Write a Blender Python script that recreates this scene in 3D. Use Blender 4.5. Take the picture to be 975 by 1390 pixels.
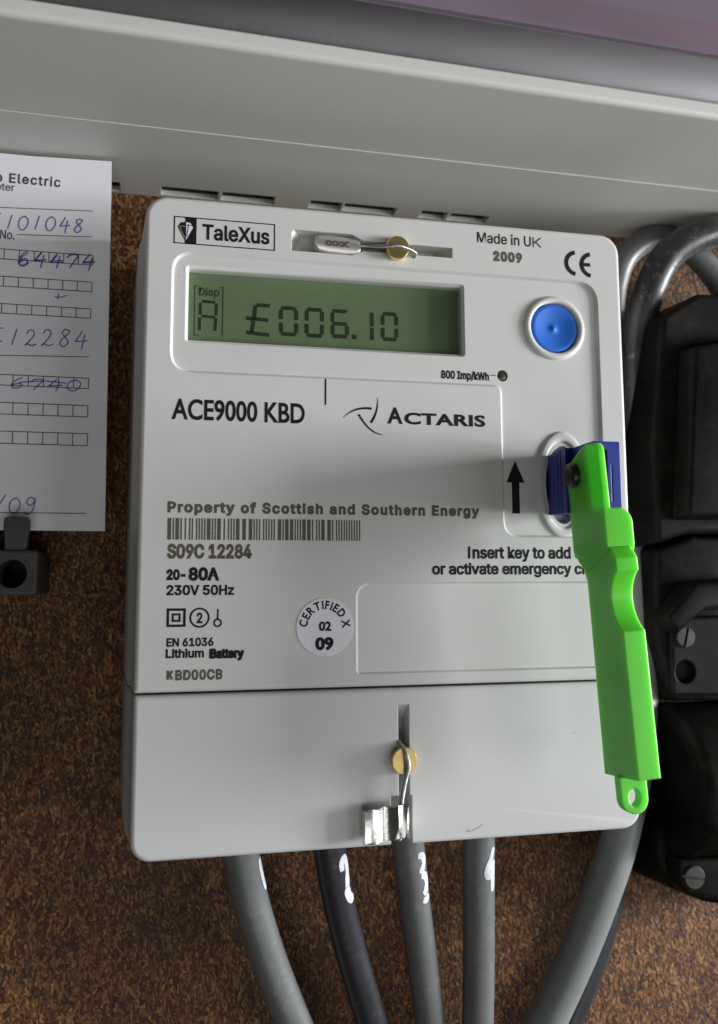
import bpy, bmesh, math, random
from mathutils import Vector, Matrix
random.seed(7)
MM = 0.001
scene = bpy.context.scene
for o in list(bpy.data.objects): bpy.data.objects.remove(o)
COL = scene.collection
# ------------------------------------------------------------------ camera
# World: X right, Y into the wall, Z up, written in millimetres and scaled to metres.
# The meter's front face is the plane Y = 0, its lower left corner is the origin, the board is Y = 52.
FPX, CX, CY, HM = 1200.0, 487.5, 650.0, 161.52
CAM = Vector((5.864, -219.916, HM - 97.990))
AX_R = Vector((0.97616127, -0.21700797, -0.00408762))    # camera right
AX_D = Vector((0.02150137, 0.11542501, -0.99308346))     # camera down
AX_F = Vector((0.21597883, 0.96932173, 0.11733940))      # camera forward
cam_d = bpy.data.cameras.new("camera"); cam = bpy.data.objects.new("camera", cam_d); COL.objects.link(cam)
m3 = Matrix((AX_R, -AX_D, -AX_F)).transposed()
cam.matrix_world = Matrix.Translation(CAM * MM) @ m3.to_4x4()
cam_d.sensor_fit = 'HORIZONTAL'; cam_d.sensor_width = 36.0; cam_d.lens = 36.0 * FPX / 975.0
cam_d.shift_y = -45.0 / 975.0
cam_d.clip_start = 0.005; cam_d.clip_end = 50.0
cam_d.dof.use_dof = True; cam_d.dof.focus_distance = 0.226; cam_d.dof.aperture_fstop = 22.0
scene.camera = cam
# ------------------------------------------------------------------ world and lamps
w = bpy.data.worlds.new("World"); scene.world = w; w.use_nodes = True
bg = w.node_tree.nodes["Background"]; bg.inputs[0].default_value = (1.0, 0.96, 0.9, 1); bg.inputs[1].default_value = 0.03
def area(name, loc, target, sx, sy, power, col):
    l = bpy.data.lights.new(name, 'AREA'); l.shape = 'RECTANGLE'; l.size = sx; l.size_y = sy
    l.energy = power; l.color = col
    o = bpy.data.objects.new(name, l); COL.objects.link(o); o.location = Vector(loc)
    o.rotation_euler = (Vector(target) - Vector(loc)).to_track_quat('-Z', 'Y').to_euler()
    return o
area("window_light", (1.31, -0.36, 0.10), (0.06, 0.0, 0.08), 0.36, 0.34, 28.5, (0.955, 0.98, 1.0))
area("side_fill_light", (1.10, -0.84, -0.20), (0.04, 0.0, 0.06), 0.95, 0.36, 6.0, (0.96, 0.98, 1.0))  # added side fill to lift the lower board, no known doorway
area("fill_light", (0.0, -1.15, -0.55), (0.05, 0.0, 0.08), 0.9, 0.7, 3.4, (0.97, 0.975, 0.97))  # unseen soft fill added in front to lift the shaded sides
vs = scene.view_settings
vs.view_transform = 'Standard'; vs.look = 'None'; vs.exposure = 0.0; vs.gamma = 1.0; vs.use_curve_mapping = False
scene.render.engine = 'CYCLES'

# ------------------------------------------------------------------ measuring
def ray(px, py):
    return AX_R * ((px - CX) / FPX) + AX_D * ((py - CY) / FPX) + AX_F
def at(px, py, Y=0.0):                     # point of the plane Y = const, millimetres
    d = ray(px, py); t = (Y - CAM.y) / d.y
    return CAM + d * t
def xz(px, py, Y=0.0):
    q = at(px, py, Y); return (q.x, q.z)

# ------------------------------------------------------------------ materials
def mat(name, col, rough=0.5, metal=0.0, spec=0.5, bump=0.0, bscale=800.0, vary=0.0, vscale=25.0, bevel=0.0, coat=0.0, trans=0.0, smudge=0.0):
    m = bpy.data.materials.new(name); m.use_nodes = True
    nt = m.node_tree; n = nt.nodes; L = nt.links; b = n["Principled BSDF"]
    b.inputs["Base Color"].default_value = (*col, 1); b.inputs["Roughness"].default_value = rough
    b.inputs["Metallic"].default_value = metal; b.inputs["Specular IOR Level"].default_value = spec
    b.inputs["Coat Weight"].default_value = coat; b.inputs["Transmission Weight"].default_value = trans
    tc = n.new("ShaderNodeTexCoord")
    if vary > 0:
        nz = n.new("ShaderNodeTexNoise"); nz.inputs["Scale"].default_value = vscale; nz.inputs["Detail"].default_value = 6
        L.new(tc.outputs["Object"], nz.inputs["Vector"])
        r = n.new("ShaderNodeValToRGB"); r.color_ramp.elements[0].position = 0.3; r.color_ramp.elements[1].position = 0.7
        r.color_ramp.elements[0].color = (*[c * (1 - vary) for c in col], 1)
        r.color_ramp.elements[1].color = (*[min(1, c * (1 + vary * 0.6)) for c in col], 1)
        L.new(nz.outputs["Fac"], r.inputs["Fac"]); L.new(r.outputs["Color"], b.inputs["Base Color"])
    if smudge > 0:
        nz2 = n.new("ShaderNodeTexNoise"); nz2.inputs["Scale"].default_value = 60; nz2.inputs["Detail"].default_value = 5
        L.new(tc.outputs["Object"], nz2.inputs["Vector"])
        mr = n.new("ShaderNodeMapRange"); mr.inputs[3].default_value = max(0.02, rough - smudge); mr.inputs[4].default_value = rough + smudge
        L.new(nz2.outputs["Fac"], mr.inputs[0]); L.new(mr.outputs[0], b.inputs["Roughness"])
    nrm = None
    if bevel > 0:
        bv = n.new("ShaderNodeBevel"); bv.samples = 4; bv.inputs["Radius"].default_value = bevel * MM
        nrm = bv.outputs["Normal"]
    if bump > 0:
        nb = n.new("ShaderNodeTexNoise"); nb.inputs["Scale"].default_value = bscale; nb.inputs["Detail"].default_value = 3
        L.new(tc.outputs["Object"], nb.inputs["Vector"])
        bp = n.new("ShaderNodeBump"); bp.inputs["Strength"].default_value = bump; bp.inputs["Distance"].default_value = 0.0002
        L.new(nb.outputs["Fac"], bp.inputs["Height"])
        if nrm: L.new(nrm, bp.inputs["Normal"])
        nrm = bp.outputs["Normal"]
    if nrm: L.new(nrm, b.inputs["Normal"])
    return m

def chipboard():
    m = bpy.data.materials.new("chipboard"); m.use_nodes = True
    nt = m.node_tree; n = nt.nodes; L = nt.links; b = n["Principled BSDF"]
    tc = n.new("ShaderNodeTexCoord")
    nz = n.new("ShaderNodeTexNoise"); nz.inputs["Scale"].default_value = 140; nz.inputs["Detail"].default_value = 3
    L.new(tc.outputs["Object"], nz.inputs["Vector"])
    sub = n.new("ShaderNodeVectorMath"); sub.operation = 'SUBTRACT'; sub.inputs[1].default_value = (.5, .5, .5)
    L.new(nz.outputs["Color"], sub.inputs[0])
    sc = n.new("ShaderNodeVectorMath"); sc.operation = 'SCALE'; sc.inputs["Scale"].default_value = 0.004
    L.new(sub.outputs[0], sc.inputs[0])
    ad = n.new("ShaderNodeVectorMath"); ad.operation = 'ADD'
    L.new(tc.outputs["Object"], ad.inputs[0]); L.new(sc.outputs[0], ad.inputs[1])
    vals = []
    for i, (ang, sx, sz) in enumerate(((25, 520, 1650), (-40, 640, 1900), (80, 470, 1500), (-75, 900, 2500))):
        mp = n.new("ShaderNodeMapping"); mp.inputs["Rotation"].default_value = (0, math.radians(ang), 0)
        mp.inputs["Location"].default_value = (i * .31, i * .17, i * .23)
        L.new(ad.outputs[0], mp.inputs["Vector"])
        ms = n.new("ShaderNodeMapping"); ms.inputs["Scale"].default_value = (sx, 30, sz)
        L.new(mp.outputs[0], ms.inputs["Vector"])
        v = n.new("ShaderNodeTexVoronoi"); v.inputs["Scale"].default_value = 1.0
        L.new(ms.outputs[0], v.inputs["Vector"])
        bwn = n.new("ShaderNodeSeparateColor"); L.new(v.outputs["Color"], bwn.inputs[0])
        vals.append((bwn.outputs[0], bwn.outputs[1]))
    cur = vals[0][0]
    for k in (1, 2, 3):                      # flakes of one direction lie over those of another
        gt = n.new("ShaderNodeMath"); gt.operation = 'GREATER_THAN'; gt.inputs[1].default_value = 0.62
        L.new(vals[k][1], gt.inputs[0])
        mx = n.new("ShaderNodeMix"); mx.data_type = 'FLOAT'
        L.new(gt.outputs[0], mx.inputs[0]); L.new(cur, mx.inputs[2]); L.new(vals[k][0], mx.inputs[3])
        cur = mx.outputs[0]
    fine = n.new("ShaderNodeTexNoise"); fine.inputs["Scale"].default_value = 900; fine.inputs["Detail"].default_value = 4
    L.new(tc.outputs["Object"], fine.inputs["Vector"])
    big = n.new("ShaderNodeTexNoise"); big.inputs["Scale"].default_value = 22; big.inputs["Detail"].default_value = 5
    L.new(tc.outputs["Object"], big.inputs["Vector"])
    def wsum(a, wa, bb, wb, off):
        m1 = n.new("ShaderNodeMath"); m1.operation = 'MULTIPLY_ADD'; m1.inputs[1].default_value = wa; m1.inputs[2].default_value = off
        L.new(a, m1.inputs[0])
        m2 = n.new("ShaderNodeMath"); m2.operation = 'MULTIPLY_ADD'; m2.inputs[1].default_value = wb
        L.new(bb, m2.inputs[0]); L.new(m1.outputs[0], m2.inputs[2]); return m2.outputs[0]
    s1 = wsum(cur, 0.74, fine.outputs["Fac"], 0.6, -0.19)
    s2 = wsum(s1, 0.9, big.outputs["Fac"], 0.5, -0.22)
    r = n.new("ShaderNodeValToRGB"); e = r.color_ramp.elements
    e[0].position = 0.12; e[0].color = (0.022, 0.009, 0.005, 1)
    e[1].position = 0.95; e[1].color = (0.46, 0.27, 0.10, 1)
    x = r.color_ramp.elements.new(0.42); x.color = (0.080, 0.030, 0.010, 1)
    x = r.color_ramp.elements.new(0.68); x.color = (0.22, 0.092, 0.028, 1)
    L.new(s2, r.inputs["Fac"]); L.new(r.outputs["Color"], b.inputs["Base Color"])
    bp = n.new("ShaderNodeBump"); bp.inputs["Strength"].default_value = 0.9; bp.inputs["Distance"].default_value = 0.0006
    L.new(s1, bp.inputs["Height"]); L.new(bp.outputs[0], b.inputs["Normal"])
    b.inputs["Roughness"].default_value = 0.6; b.inputs["Specular IOR Level"].default_value = 0.35
    return m

M = {}
M['case'] = mat("meter plastic", (0.60, 0.595, 0.575), 0.42, spec=0.4, bump=0.10, bscale=2600, vary=0.03, vscale=30, bevel=0.32, smudge=0.06)
M['cover'] = mat("terminal cover plastic", (0.60, 0.60, 0.59), 0.40, spec=0.4, bump=0.10, bscale=2600, vary=0.03, vscale=24, bevel=0.35, smudge=0.06)
M['ring'] = mat("ring plastic", (0.62, 0.615, 0.59), 0.35, bump=0.06, bscale=2600)
M['ink'] = mat("black print", (0.012, 0.012, 0.015), 0.6, spec=0.15)
M['inkjet'] = mat("brown grey inkjet print", (0.115, 0.100, 0.075), 0.6, spec=0.15, vary=0.3, vscale=1600)
M['lcd'] = mat("liquid crystal green", (0.150, 0.195, 0.110), 0.35, vary=0.10, vscale=60)
M['seg'] = mat("liquid crystal segment", (0.028, 0.032, 0.016), 0.4)
M['segfaint'] = mat("printed display frame", (0.035, 0.05, 0.02), 0.4)
M['blue'] = mat("blue button plastic", (0.024, 0.150, 0.60), 0.45, spec=0.3, vary=0.08, vscale=120, bump=0.05, bscale=2500)
M['led'] = mat("dark green diode lens", (0.05, 0.055, 0.04), 0.2)
M['brass'] = mat("brass", (0.88, 0.66, 0.28), 0.32, metal=1.0, bump=0.25, bscale=1500, smudge=0.1)
M['steel'] = mat("galvanised wire", (0.50, 0.51, 0.50), 0.30, metal=1.0)
M['ferrule'] = mat("crimped aluminium", (0.80, 0.79, 0.76), 0.26, metal=1.0, bump=0.35, bscale=700, smudge=0.1)
M['sealglass'] = mat("grey seal metal", (0.72, 0.69, 0.66), 0.36, metal=0.8, bump=0.3, bscale=700)
M['sticker'] = mat("white sticker", (0.72, 0.70, 0.76), 0.5, vary=0.03)
M['dark'] = mat("void shade colour", (0.012, 0.012, 0.012), 0.8)  # near black that gives the seam and lid groove their shade
M['void'] = mat("notch shade black", (0.010, 0.011, 0.010), 0.6, spec=0.2)  # shade inside the box notches, put into the colour
M['green'] = mat("green key plastic", (0.115, 0.58, 0.038), 0.34, spec=0.3, vary=0.05, vscale=60, bump=0.06, bscale=1800, bevel=0.55, smudge=0.08)
_b = M['green'].node_tree.nodes['Principled BSDF']; _b.inputs['Subsurface Weight'].default_value = 0.6; _b.inputs['Subsurface Radius'].default_value = (0.5, 1.0, 0.3); _b.inputs['Subsurface Scale'].default_value = 0.006
M['keyblue'] = mat("dark blue key plastic", (0.024, 0.042, 0.27), 0.34, bump=0.08, bscale=1500, bevel=0.3)
M['rivet'] = mat("black rivet", (0.014, 0.012, 0.013), 0.35)
M['paper'] = mat("card", (0.80, 0.79, 0.82), 0.75, spec=0.2, vary=0.05, vscale=28, bump=0.5, bscale=55)
M['line'] = mat("grey green print", (0.035, 0.050, 0.045), 0.7)
M['pen'] = mat("blue biro", (0.10, 0.085, 0.38), 0.5)
M['unit'] = mat("pale grey painted plastic", (0.585, 0.59, 0.55), 0.48, vary=0.05, vscale=14, bump=0.12, bscale=1400, bevel=0.5)
M['lid'] = mat("smoked grey lid", (0.20, 0.188, 0.196), 0.58, spec=0.25, vary=0.10, vscale=30, bump=0.15, bscale=1200)
def see_through(name, tint, film, rough, share):      # part of the light passes straight, the rest meets a film of plastic
    m = mat(name, film, rough, bump=0.15, bscale=1800, vary=0.08, vscale=50); nt = m.node_tree
    t = nt.nodes.new("ShaderNodeBsdfTransparent"); t.inputs[0].default_value = (*tint, 1)
    mx = nt.nodes.new("ShaderNodeMixShader"); mx.inputs[0].default_value = share
    nt.links.new(t.outputs[0], mx.inputs[1]); nt.links.new(nt.nodes["Principled BSDF"].outputs[0], mx.inputs[2])
    nt.links.new(mx.outputs[0], nt.nodes["Material Output"].inputs[0]); return m
M['pane'] = see_through("hazy smoked window", (0.86, 0.80, 0.88), (0.28, 0.235, 0.28), 0.35, 0.50)
def clear_pane():
    m = bpy.data.materials.new("clear display window"); m.use_nodes = True; nt = m.node_tree; n = nt.nodes
    t = n.new("ShaderNodeBsdfTransparent"); t.inputs[0].default_value = (0.95, 0.97, 0.95, 1)
    g = n.new("ShaderNodeBsdfGlossy"); g.inputs["Roughness"].default_value = 0.06
    mx = n.new("ShaderNodeMixShader"); mx.inputs[0].default_value = 0.045; nt.links.new(t.outputs[0], mx.inputs[1]); nt.links.new(g.outputs[0], mx.inputs[2])
    nt.links.new(mx.outputs[0], n["Material Output"].inputs[0]); return m
M['clear'] = clear_pane()
M['red'] = mat("red reflection colour", (0.70, 0.05, 0.06), 0.5)  # colour of the reflection imitated behind the lid window
M['grey'] = mat("grey cable sheath", (0.135, 0.14, 0.14), 0.40, vary=0.12, vscale=40, bump=0.25, bscale=500, smudge=0.1)
M['grey2'] = mat("pale grey cable sheath", (0.20, 0.21, 0.21), 0.42, vary=0.10, vscale=40, bump=0.25, bscale=400, smudge=0.1)
M['greyd'] = mat("dark cable sheath", (0.028, 0.029, 0.033), 0.34, vary=0.2, vscale=50, bump=0.25, bscale=500, smudge=0.1)
M['greydust'] = mat("dusty dark cable sheath", (0.035, 0.035, 0.036), 0.36, vary=0.5, vscale=90, bump=0.4, bscale=400, smudge=0.12)
M['white'] = mat("white paint", (0.60, 0.60, 0.63), 0.5, vary=0.25, vscale=300, bump=0.3, bscale=600)
M['bakelite'] = mat("black bakelite", (0.0085, 0.008, 0.007), 0.46, spec=0.08, vary=0.5, vscale=70, bump=0.25, bscale=350, bevel=0.8, smudge=0.14)
def dusty(m, col, lo, hi, scale):
    nt = m.node_tree; n = nt.nodes; L = nt.links; b = n["Principled BSDF"]; src = b.inputs["Base Color"].links[0].from_socket
    tc = n.new("ShaderNodeTexCoord"); nz = n.new("ShaderNodeTexNoise"); nz.inputs["Scale"].default_value = scale; nz.inputs["Detail"].default_value = 9; nz.inputs["Roughness"].default_value = 0.72
    L.new(tc.outputs["Object"], nz.inputs["Vector"])
    mr = n.new("ShaderNodeMapRange"); mr.inputs[1].default_value = lo; mr.inputs[2].default_value = hi; L.new(nz.outputs["Fac"], mr.inputs[0])
    mx = n.new("ShaderNodeMix"); mx.data_type = 'RGBA'; mx.inputs[7].default_value = (*col, 1)
    L.new(mr.outputs[0], mx.inputs[0]); L.new(src, mx.inputs[6]); L.new(mx.outputs[2], b.inputs["Base Color"])
dusty(M['bakelite'], (0.026, 0.022, 0.017), 0.54, 0.82, 120)
dusty(M['greydust'], (0.22, 0.20, 0.16), 0.56, 0.74, 260)
dusty(M['greyd'], (0.09, 0.085, 0.075), 0.55, 0.80, 300)
dusty(M['grey'], (0.22, 0.21, 0.19), 0.52, 0.80, 240)
M['rust'] = mat("dull screw", (0.022, 0.019, 0.015), 0.6, metal=0.2, vary=0.4, vscale=200)
M['clamp'] = mat("dark grey plastic", (0.055, 0.056, 0.052), 0.5, vary=0.3, vscale=80, bevel=0.5)
M['chip'] = chipboard()
M['scuff'] = mat("brown dirt", (0.33, 0.27, 0.19), 0.8)

# ------------------------------------------------------------------ building helpers (millimetres)
def link(name, me, m, parent=None):
    for v in me.vertices: v.co = v.co * MM
    o = bpy.data.objects.new(name, me); COL.objects.link(o)
    if m is not None:
        me.materials.clear(); me.materials.append(M[m])
    if parent is not None:
        o.parent = parent
        o.matrix_parent_inverse = parent_inv(parent)
    return o
def parent_inv(p):
    return Matrix.Translation(-p.location) if p.type == 'EMPTY' else Matrix.Identity(4)
def thing(name, loc, label, cat, group=None):
    o = bpy.data.objects.new(name, None); COL.objects.link(o); o.location = Vector(loc) * MM; o.empty_display_size = 0.01
    tag(o, label, cat, group); return o
def tag(o, label, cat, group=None):
    o['label'] = label; o['category'] = cat
    if group: o['group'] = group
def from_bm(name, bm, m, parent=None, smooth=35):
    bmesh.ops.recalc_face_normals(bm, faces=bm.faces[:])
    me = bpy.data.meshes.new(name); bm.to_mesh(me); bm.free()
    shade(me, smooth)
    return link(name, me, m, parent)
def shade(me, ang):
    if ang:
        for p in me.polygons: p.use_smooth = True
        me.set_sharp_from_angle(angle=math.radians(ang))
        for p in me.polygons:
            if len(p.vertices) > 6: p.use_smooth = False
def bm_loft(bm, rings, cap0=True, cap1=True, closed=True):
    vr = [[bm.verts.new(p) for p in r] for r in rings]
    n = len(vr[0])
    for a, b in zip(vr, vr[1:]):
        for i in range(n if closed else n - 1):
            j = (i + 1) % n
            bm.faces.new((a[i], a[j], b[j], b[i]))
    if cap0: bm.faces.new(vr[0][::-1])
    if cap1: bm.faces.new(vr[-1])
def rrect(x0, x1, z0, z1, rad, seg=6):            # rad: bl, br, tr, tl
    if not isinstance(rad, (tuple, list)): rad = (rad,) * 4
    out = []
    for (cx, cz, a0, r) in ((x0 + rad[0], z0 + rad[0], 180, rad[0]), (x1 - rad[1], z0 + rad[1], 270, rad[1]),
                            (x1 - rad[2], z1 - rad[2], 0, rad[2]), (x0 + rad[3], z1 - rad[3], 90, rad[3])):
        for k in range(seg + 1):
            a = math.radians(a0 + 90 * k / seg); out.append((cx + r * math.cos(a), cz + r * math.sin(a)))
    return out
def bm_prism(bm, poly, y0, y1, poly1=None):       # poly in (x, z), from y0 to y1
    poly1 = poly1 or poly
    bm_loft(bm, [[(x, y0, z) for x, z in poly], [(x, y1, z) for x, z in poly1]])
def prism(name, poly, y0, y1, m, parent=None, poly1=None, bev=0.0, seg=2, smooth=35):
    bm = bmesh.new(); bm_prism(bm, poly, y0, y1, poly1)
    bmesh.ops.recalc_face_normals(bm, faces=bm.faces[:])
    if bev: bmesh.ops.bevel(bm, geom=[e for e in bm.edges if e.calc_face_angle(0) > 0.6], offset=bev, segments=seg, profile=0.5, affect='EDGES', clamp_overlap=True)
    return from_bm(name, bm, m, parent, smooth)
def bm_box(bm, x0, x1, y0, y1, z0, z1):
    bm_prism(bm, [(x0, z0), (x1, z0), (x1, z1), (x0, z1)], y0, y1)
def box(name, x0, x1, y0, y1, z0, z1, m, parent=None, bev=0.0, seg=2):
    return prism(name, [(x0, z0), (x1, z0), (x1, z1), (x0, z1)], y0, y1, m, parent, bev=bev, seg=seg)
def offset_poly(poly, d):                          # crude inward (d<0) / outward offset of a ccw polygon
    n = len(poly); out = []
    for i in range(n):
        p0, p1, p2 = Vector(poly[i - 1]), Vector(poly[i]), Vector(poly[(i + 1) % n])
        e1 = (p1 - p0); e2 = (p2 - p1)
        if e1.length < 1e-6: e1 = e2
        if e2.length < 1e-6: e2 = e1
        n1 = Vector((e1.y, -e1.x)).normalized(); n2 = Vector((e2.y, -e2.x)).normalized()
        b = (n1 + n2); b = b.normalized() if b.length > 1e-6 else n1
        k = max(0.35, b.dot(n1)); out.append(tuple(p1 + b * (d / k)))
    return out
def round_poly(poly, r, seg=5):
    out = []; n = len(poly); 
    for i in range(n):
        rr = r[i] if isinstance(r, (list, tuple)) else r
        p0, p1, p2 = Vector(poly[i - 1]), Vector(poly[i]), Vector(poly[(i + 1) % n])
        if rr <= 0: out.append(tuple(p1)); continue
        a = p1 + (p0 - p1).normalized() * rr; b = p1 + (p2 - p1).normalized() * rr
        for k in range(seg + 1):
            t = k / seg; q = a * (1 - t) ** 2 + p1 * 2 * t * (1 - t) + b * t * t; out.append(tuple(q))
    return out
def lathe(name, cx, cz, prof, m, parent=None, n=40, axis='Y', cy=0, sx=1.0, sz=1.0, smooth=35, caps=True):
    bm = bmesh.new(); rings = []
    for r, h in prof:
        ring = []
        for k in range(n):
            a = 2 * math.pi * k / n; c, s = r * math.cos(a) * sx, r * math.sin(a) * sz
            ring.append((cx + c, cy + h, cz + s) if axis == 'Y' else (cx + h, cy + c, cz + s))
        rings.append(ring)
    bm_loft(bm, rings, caps, caps)
    return from_bm(name, bm, m, parent, smooth)
def smooth_path(pts, sub=10):
    P = [Vector(p) for p in pts]; out = []
    Q = [P[0] * 2 - P[1]] + P + [P[-1] * 2 - P[-2]]
    for i in range(1, len(Q) - 2):
        a, b, c, d = Q[i - 1], Q[i], Q[i + 1], Q[i + 2]
        for k in range(sub):
            t = k / sub
            out.append(0.5 * ((2 * b) + (c - a) * t + (2 * a - 5 * b + 4 * c - d) * t * t + (3 * b - a - 3 * c + d) * t ** 3))
    out.append(P[-1]); return out
def frames(path):
    n = len(path); T = []
    for i in range(n): T.append((path[min(i + 1, n - 1)] - path[max(i - 1, 0)]).normalized())
    u = T[0].orthogonal().normalized(); F = []
    for t in T:
        u = (u - t * u.dot(t)).normalized(); F.append((u.copy(), t.cross(u)))
    return T, F
def bm_tube(bm, path, r, n=12):
    T, F = frames(path); rings = []
    for i, p in enumerate(path):
        ri = r[i] if isinstance(r, (list, tuple)) else r
        rings.append([p + (F[i][0] * math.cos(2 * math.pi * k / n) + F[i][1] * math.sin(2 * math.pi * k / n)) * ri for k in range(n)])
    bm_loft(bm, rings)
def tube(name, pts, r, m, parent=None, n=20, sub=10):
    bm = bmesh.new(); bm_tube(bm, smooth_path(pts, sub) if sub else [Vector(p) for p in pts], r, n)
    return from_bm(name, bm, m, parent, 60)
def twisted(name, pts, r, m, parent, strands=4, pitch=2.4):
    path = smooth_path(pts, 24); T, F = frames(path); bm = bmesh.new()
    bm_tube(bm, path, r * 0.35, 8)
    L = [0.0]
    for a, b in zip(path, path[1:]): L.append(L[-1] + (b - a).length)
    for s in range(strands):
        q = []
        for i, p in enumerate(path):
            a = 2 * math.pi * (s / strands + L[i] / pitch)
            q.append(p + (F[i][0] * math.cos(a) + F[i][1] * math.sin(a)) * r * 0.55)
        bm_tube(bm, q, r * 0.46, 6)
    return from_bm(name, bm, m, parent, 60)
def boolean(o, cutters, op='DIFFERENCE'):
    # objects are in metres already; work in millimetres for the solver
    for x in [o] + cutters:
        for v in x.data.vertices: v.co = v.co / MM
    for c in cutters:
        md = o.modifiers.new("b", 'BOOLEAN'); md.operation = op; md.solver = 'EXACT'; md.object = c
    dg = bpy.context.evaluated_depsgraph_get(); dg.update()
    me = bpy.data.meshes.new_from_object(o.evaluated_get(dg))
    o.modifiers.clear(); old = o.data; o.data = me
    mt = old.materials[0]; me.materials.clear(); me.materials.append(mt)
    for p in me.polygons: p.material_index = 0
    for v in me.vertices: v.co = v.co * MM
    for c in cutters: bpy.data.objects.remove(c)
    shade(me, 30)
    return o
def cutter(poly, y0, y1, poly1=None):
    bm = bmesh.new(); bm_prism(bm, poly, y0, y1, poly1)
    return from_bm("cut", bm, 'dark', None, 0)
def flat(name, polys, y, m, parent, thick=0.06):   # thin printed shapes standing 0.05 mm off the plane y
    bm = bmesh.new()
    for p in polys:
        bm_prism(bm, p, y - 0.05, y - 0.01)
    return from_bm(name, bm, m, parent, 0)
def stroke_polys(pts, w):
    out = []
    for a, b in zip(pts, pts[1:]):
        a, b = Vector(a), Vector(b); d = (b - a)
        if d.length < 1e-6: continue
        d.normalize(); nrm = Vector((-d.y, d.x)) * (w / 2); e = d * (w * 0.3)
        out.append([tuple(a - e - nrm), tuple(b + e - nrm), tuple(b + e + nrm), tuple(a - e + nrm)])
    return out
def bm_ribbon(bm, pts, w, place):                  # continuous ribbon in plane coords, place(u,v)->3d
    P = [Vector(p) for p in pts]; n = len(P); L = []; Rr = []
    for i in range(n):
        d = (P[min(i + 1, n - 1)] - P[max(i - 1, 0)]); d = d.normalized() if d.length > 1e-9 else Vector((1, 0))
        nv = Vector((-d.y, d.x)); ww = (w[i] if isinstance(w, list) else w) / 2
        L.append(bm.verts.new(place(*(P[i] + nv * ww)))); Rr.append(bm.verts.new(place(*(P[i] - nv * ww))))
    for i in range(n - 1): bm.faces.new((L[i], Rr[i], Rr[i + 1], L[i + 1]))
SANS = None
try:                                               # the grotesque face that ships inside Blender; else the built-in face
    import os
    _p = os.path.join(bpy.utils.system_resource('DATAFILES'), 'fonts', 'Inter.woff2')
    if os.path.exists(_p): SANS = bpy.data.fonts.load(_p)
except Exception: SANS = None
def text_mesh(s, offset=0.0, space=1.0, shear=0.0, humanist=False):
    cu = bpy.data.curves.new("t", 'FONT'); cu.body = s; cu.size = 1.0; cu.bevel_depth = offset; cu.bevel_resolution = 0; cu.space_character = space
    cu.shear = shear; cu.resolution_u = 4
    if SANS and not humanist: cu.font = SANS
    o = bpy.data.objects.new("t", cu); COL.objects.link(o)
    dg = bpy.context.evaluated_depsgraph_get(); dg.update()
    me = bpy.data.meshes.new_from_object(o.evaluated_get(dg))
    bpy.data.objects.remove(o); bpy.data.curves.remove(cu)
    # flatten the print and lift every separate contour a hair so that overlapping contours never share a plane
    bm = bmesh.new(); bm.from_mesh(me); bm.verts.ensure_lookup_table()
    bmesh.ops.delete(bm, geom=[f for f in bm.faces if f.calc_center_median().z < -1e-6], context='FACES')
    seen = set(); isl = 0
    for v0 in list(bm.verts):
        if v0 in seen: continue
        st_ = [v0]; comp = []; seen.add(v0)
        while st_:
            v = st_.pop(); comp.append(v)
            for e in v.link_edges:
                q = e.other_vert(v)
                if q not in seen: seen.add(q); st_.append(q)
        for v in comp: v.co.z = (0.25 if v.co.z > 1e-6 else 0.0) + 0.5 * (isl % 4)
        isl += 1
    bm.to_mesh(me); bm.free()
    return me
def text(name, s, pxl, pxr, pyb, pyt, m, parent, y=0.0, off=0.0, space=1.0, shear=0.0, humanist=False):
    """One printed line: left edge pxl at baseline pyb, right edge pxr, capital height pyb-pyt (photo pixels measured on the plane y)."""
    h = text_mesh("H", 0, 1, 0, humanist); CAPH = max(v.co.y for v in h.vertices); bpy.data.meshes.remove(h)
    me = text_mesh(s, off, space, shear, humanist)
    xs = [v.co.x for v in me.vertices]; x0, x1 = min(xs), max(xs)
    a = at(pxl, pyb, y); top = at(pxl, pyt, y); rx = at(pxr, pyb, y).x
    k = (rx - a.x) / (x1 - x0); kz = (top.z - a.z) / CAPH
    for v in me.vertices: v.co = Vector((a.x + (v.co.x - x0) * k, y - 0.05 - v.co.z * 0.012, a.z + v.co.y * kz))
    return link(name, me, m, parent)

# ================================================================== the setting
board = box('chipboard_backing', -170, 330, 52, 67, -190, 300, 'chip'); board['kind'] = 'structure'

# ================================================================== consumer unit over the meter
ZB = 184.1
unit = thing('distribution_box', (60, 52, ZB), 'pale grey distribution box with smoked lid fixed above the meter', 'distribution box')
YF = -30.0
bm = bmesh.new(); bm_box(bm, -160, 330, 9.6, 51.95, ZB, 296)
body = from_bm('body', bm, 'unit', unit, 0)
cuts = []
for (a, b_, pya) in ((110, 163, 250), (219, 296, 255), (301, 372, 262), (420, 462, 272), (466, 536, 277), (570, 604, 287), (609, 660, 292)):
    xa = at(a, pya, 48).x; xb = at(b_, pya + 6, 48).x
    bm = bmesh.new(); bm_box(bm, xa, xb, 44.5, 50.5, ZB - 5, ZB + 60); cuts.append(from_bm('cut', bm, 'dark', None, 0))
spans = [(min(v.co.x for v in c.data.vertices) / MM, max(v.co.x for v in c.data.vertices) / MM) for c in cuts]
boolean(body, cuts)
for xa, xb in spans: box('notch_shade', xa + .25, xb - .25, 44.7, 50.3, ZB + 1.6, ZB + 3.5, 'void', unit)  # dark plates added to imitate deep shade in the open notches
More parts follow.
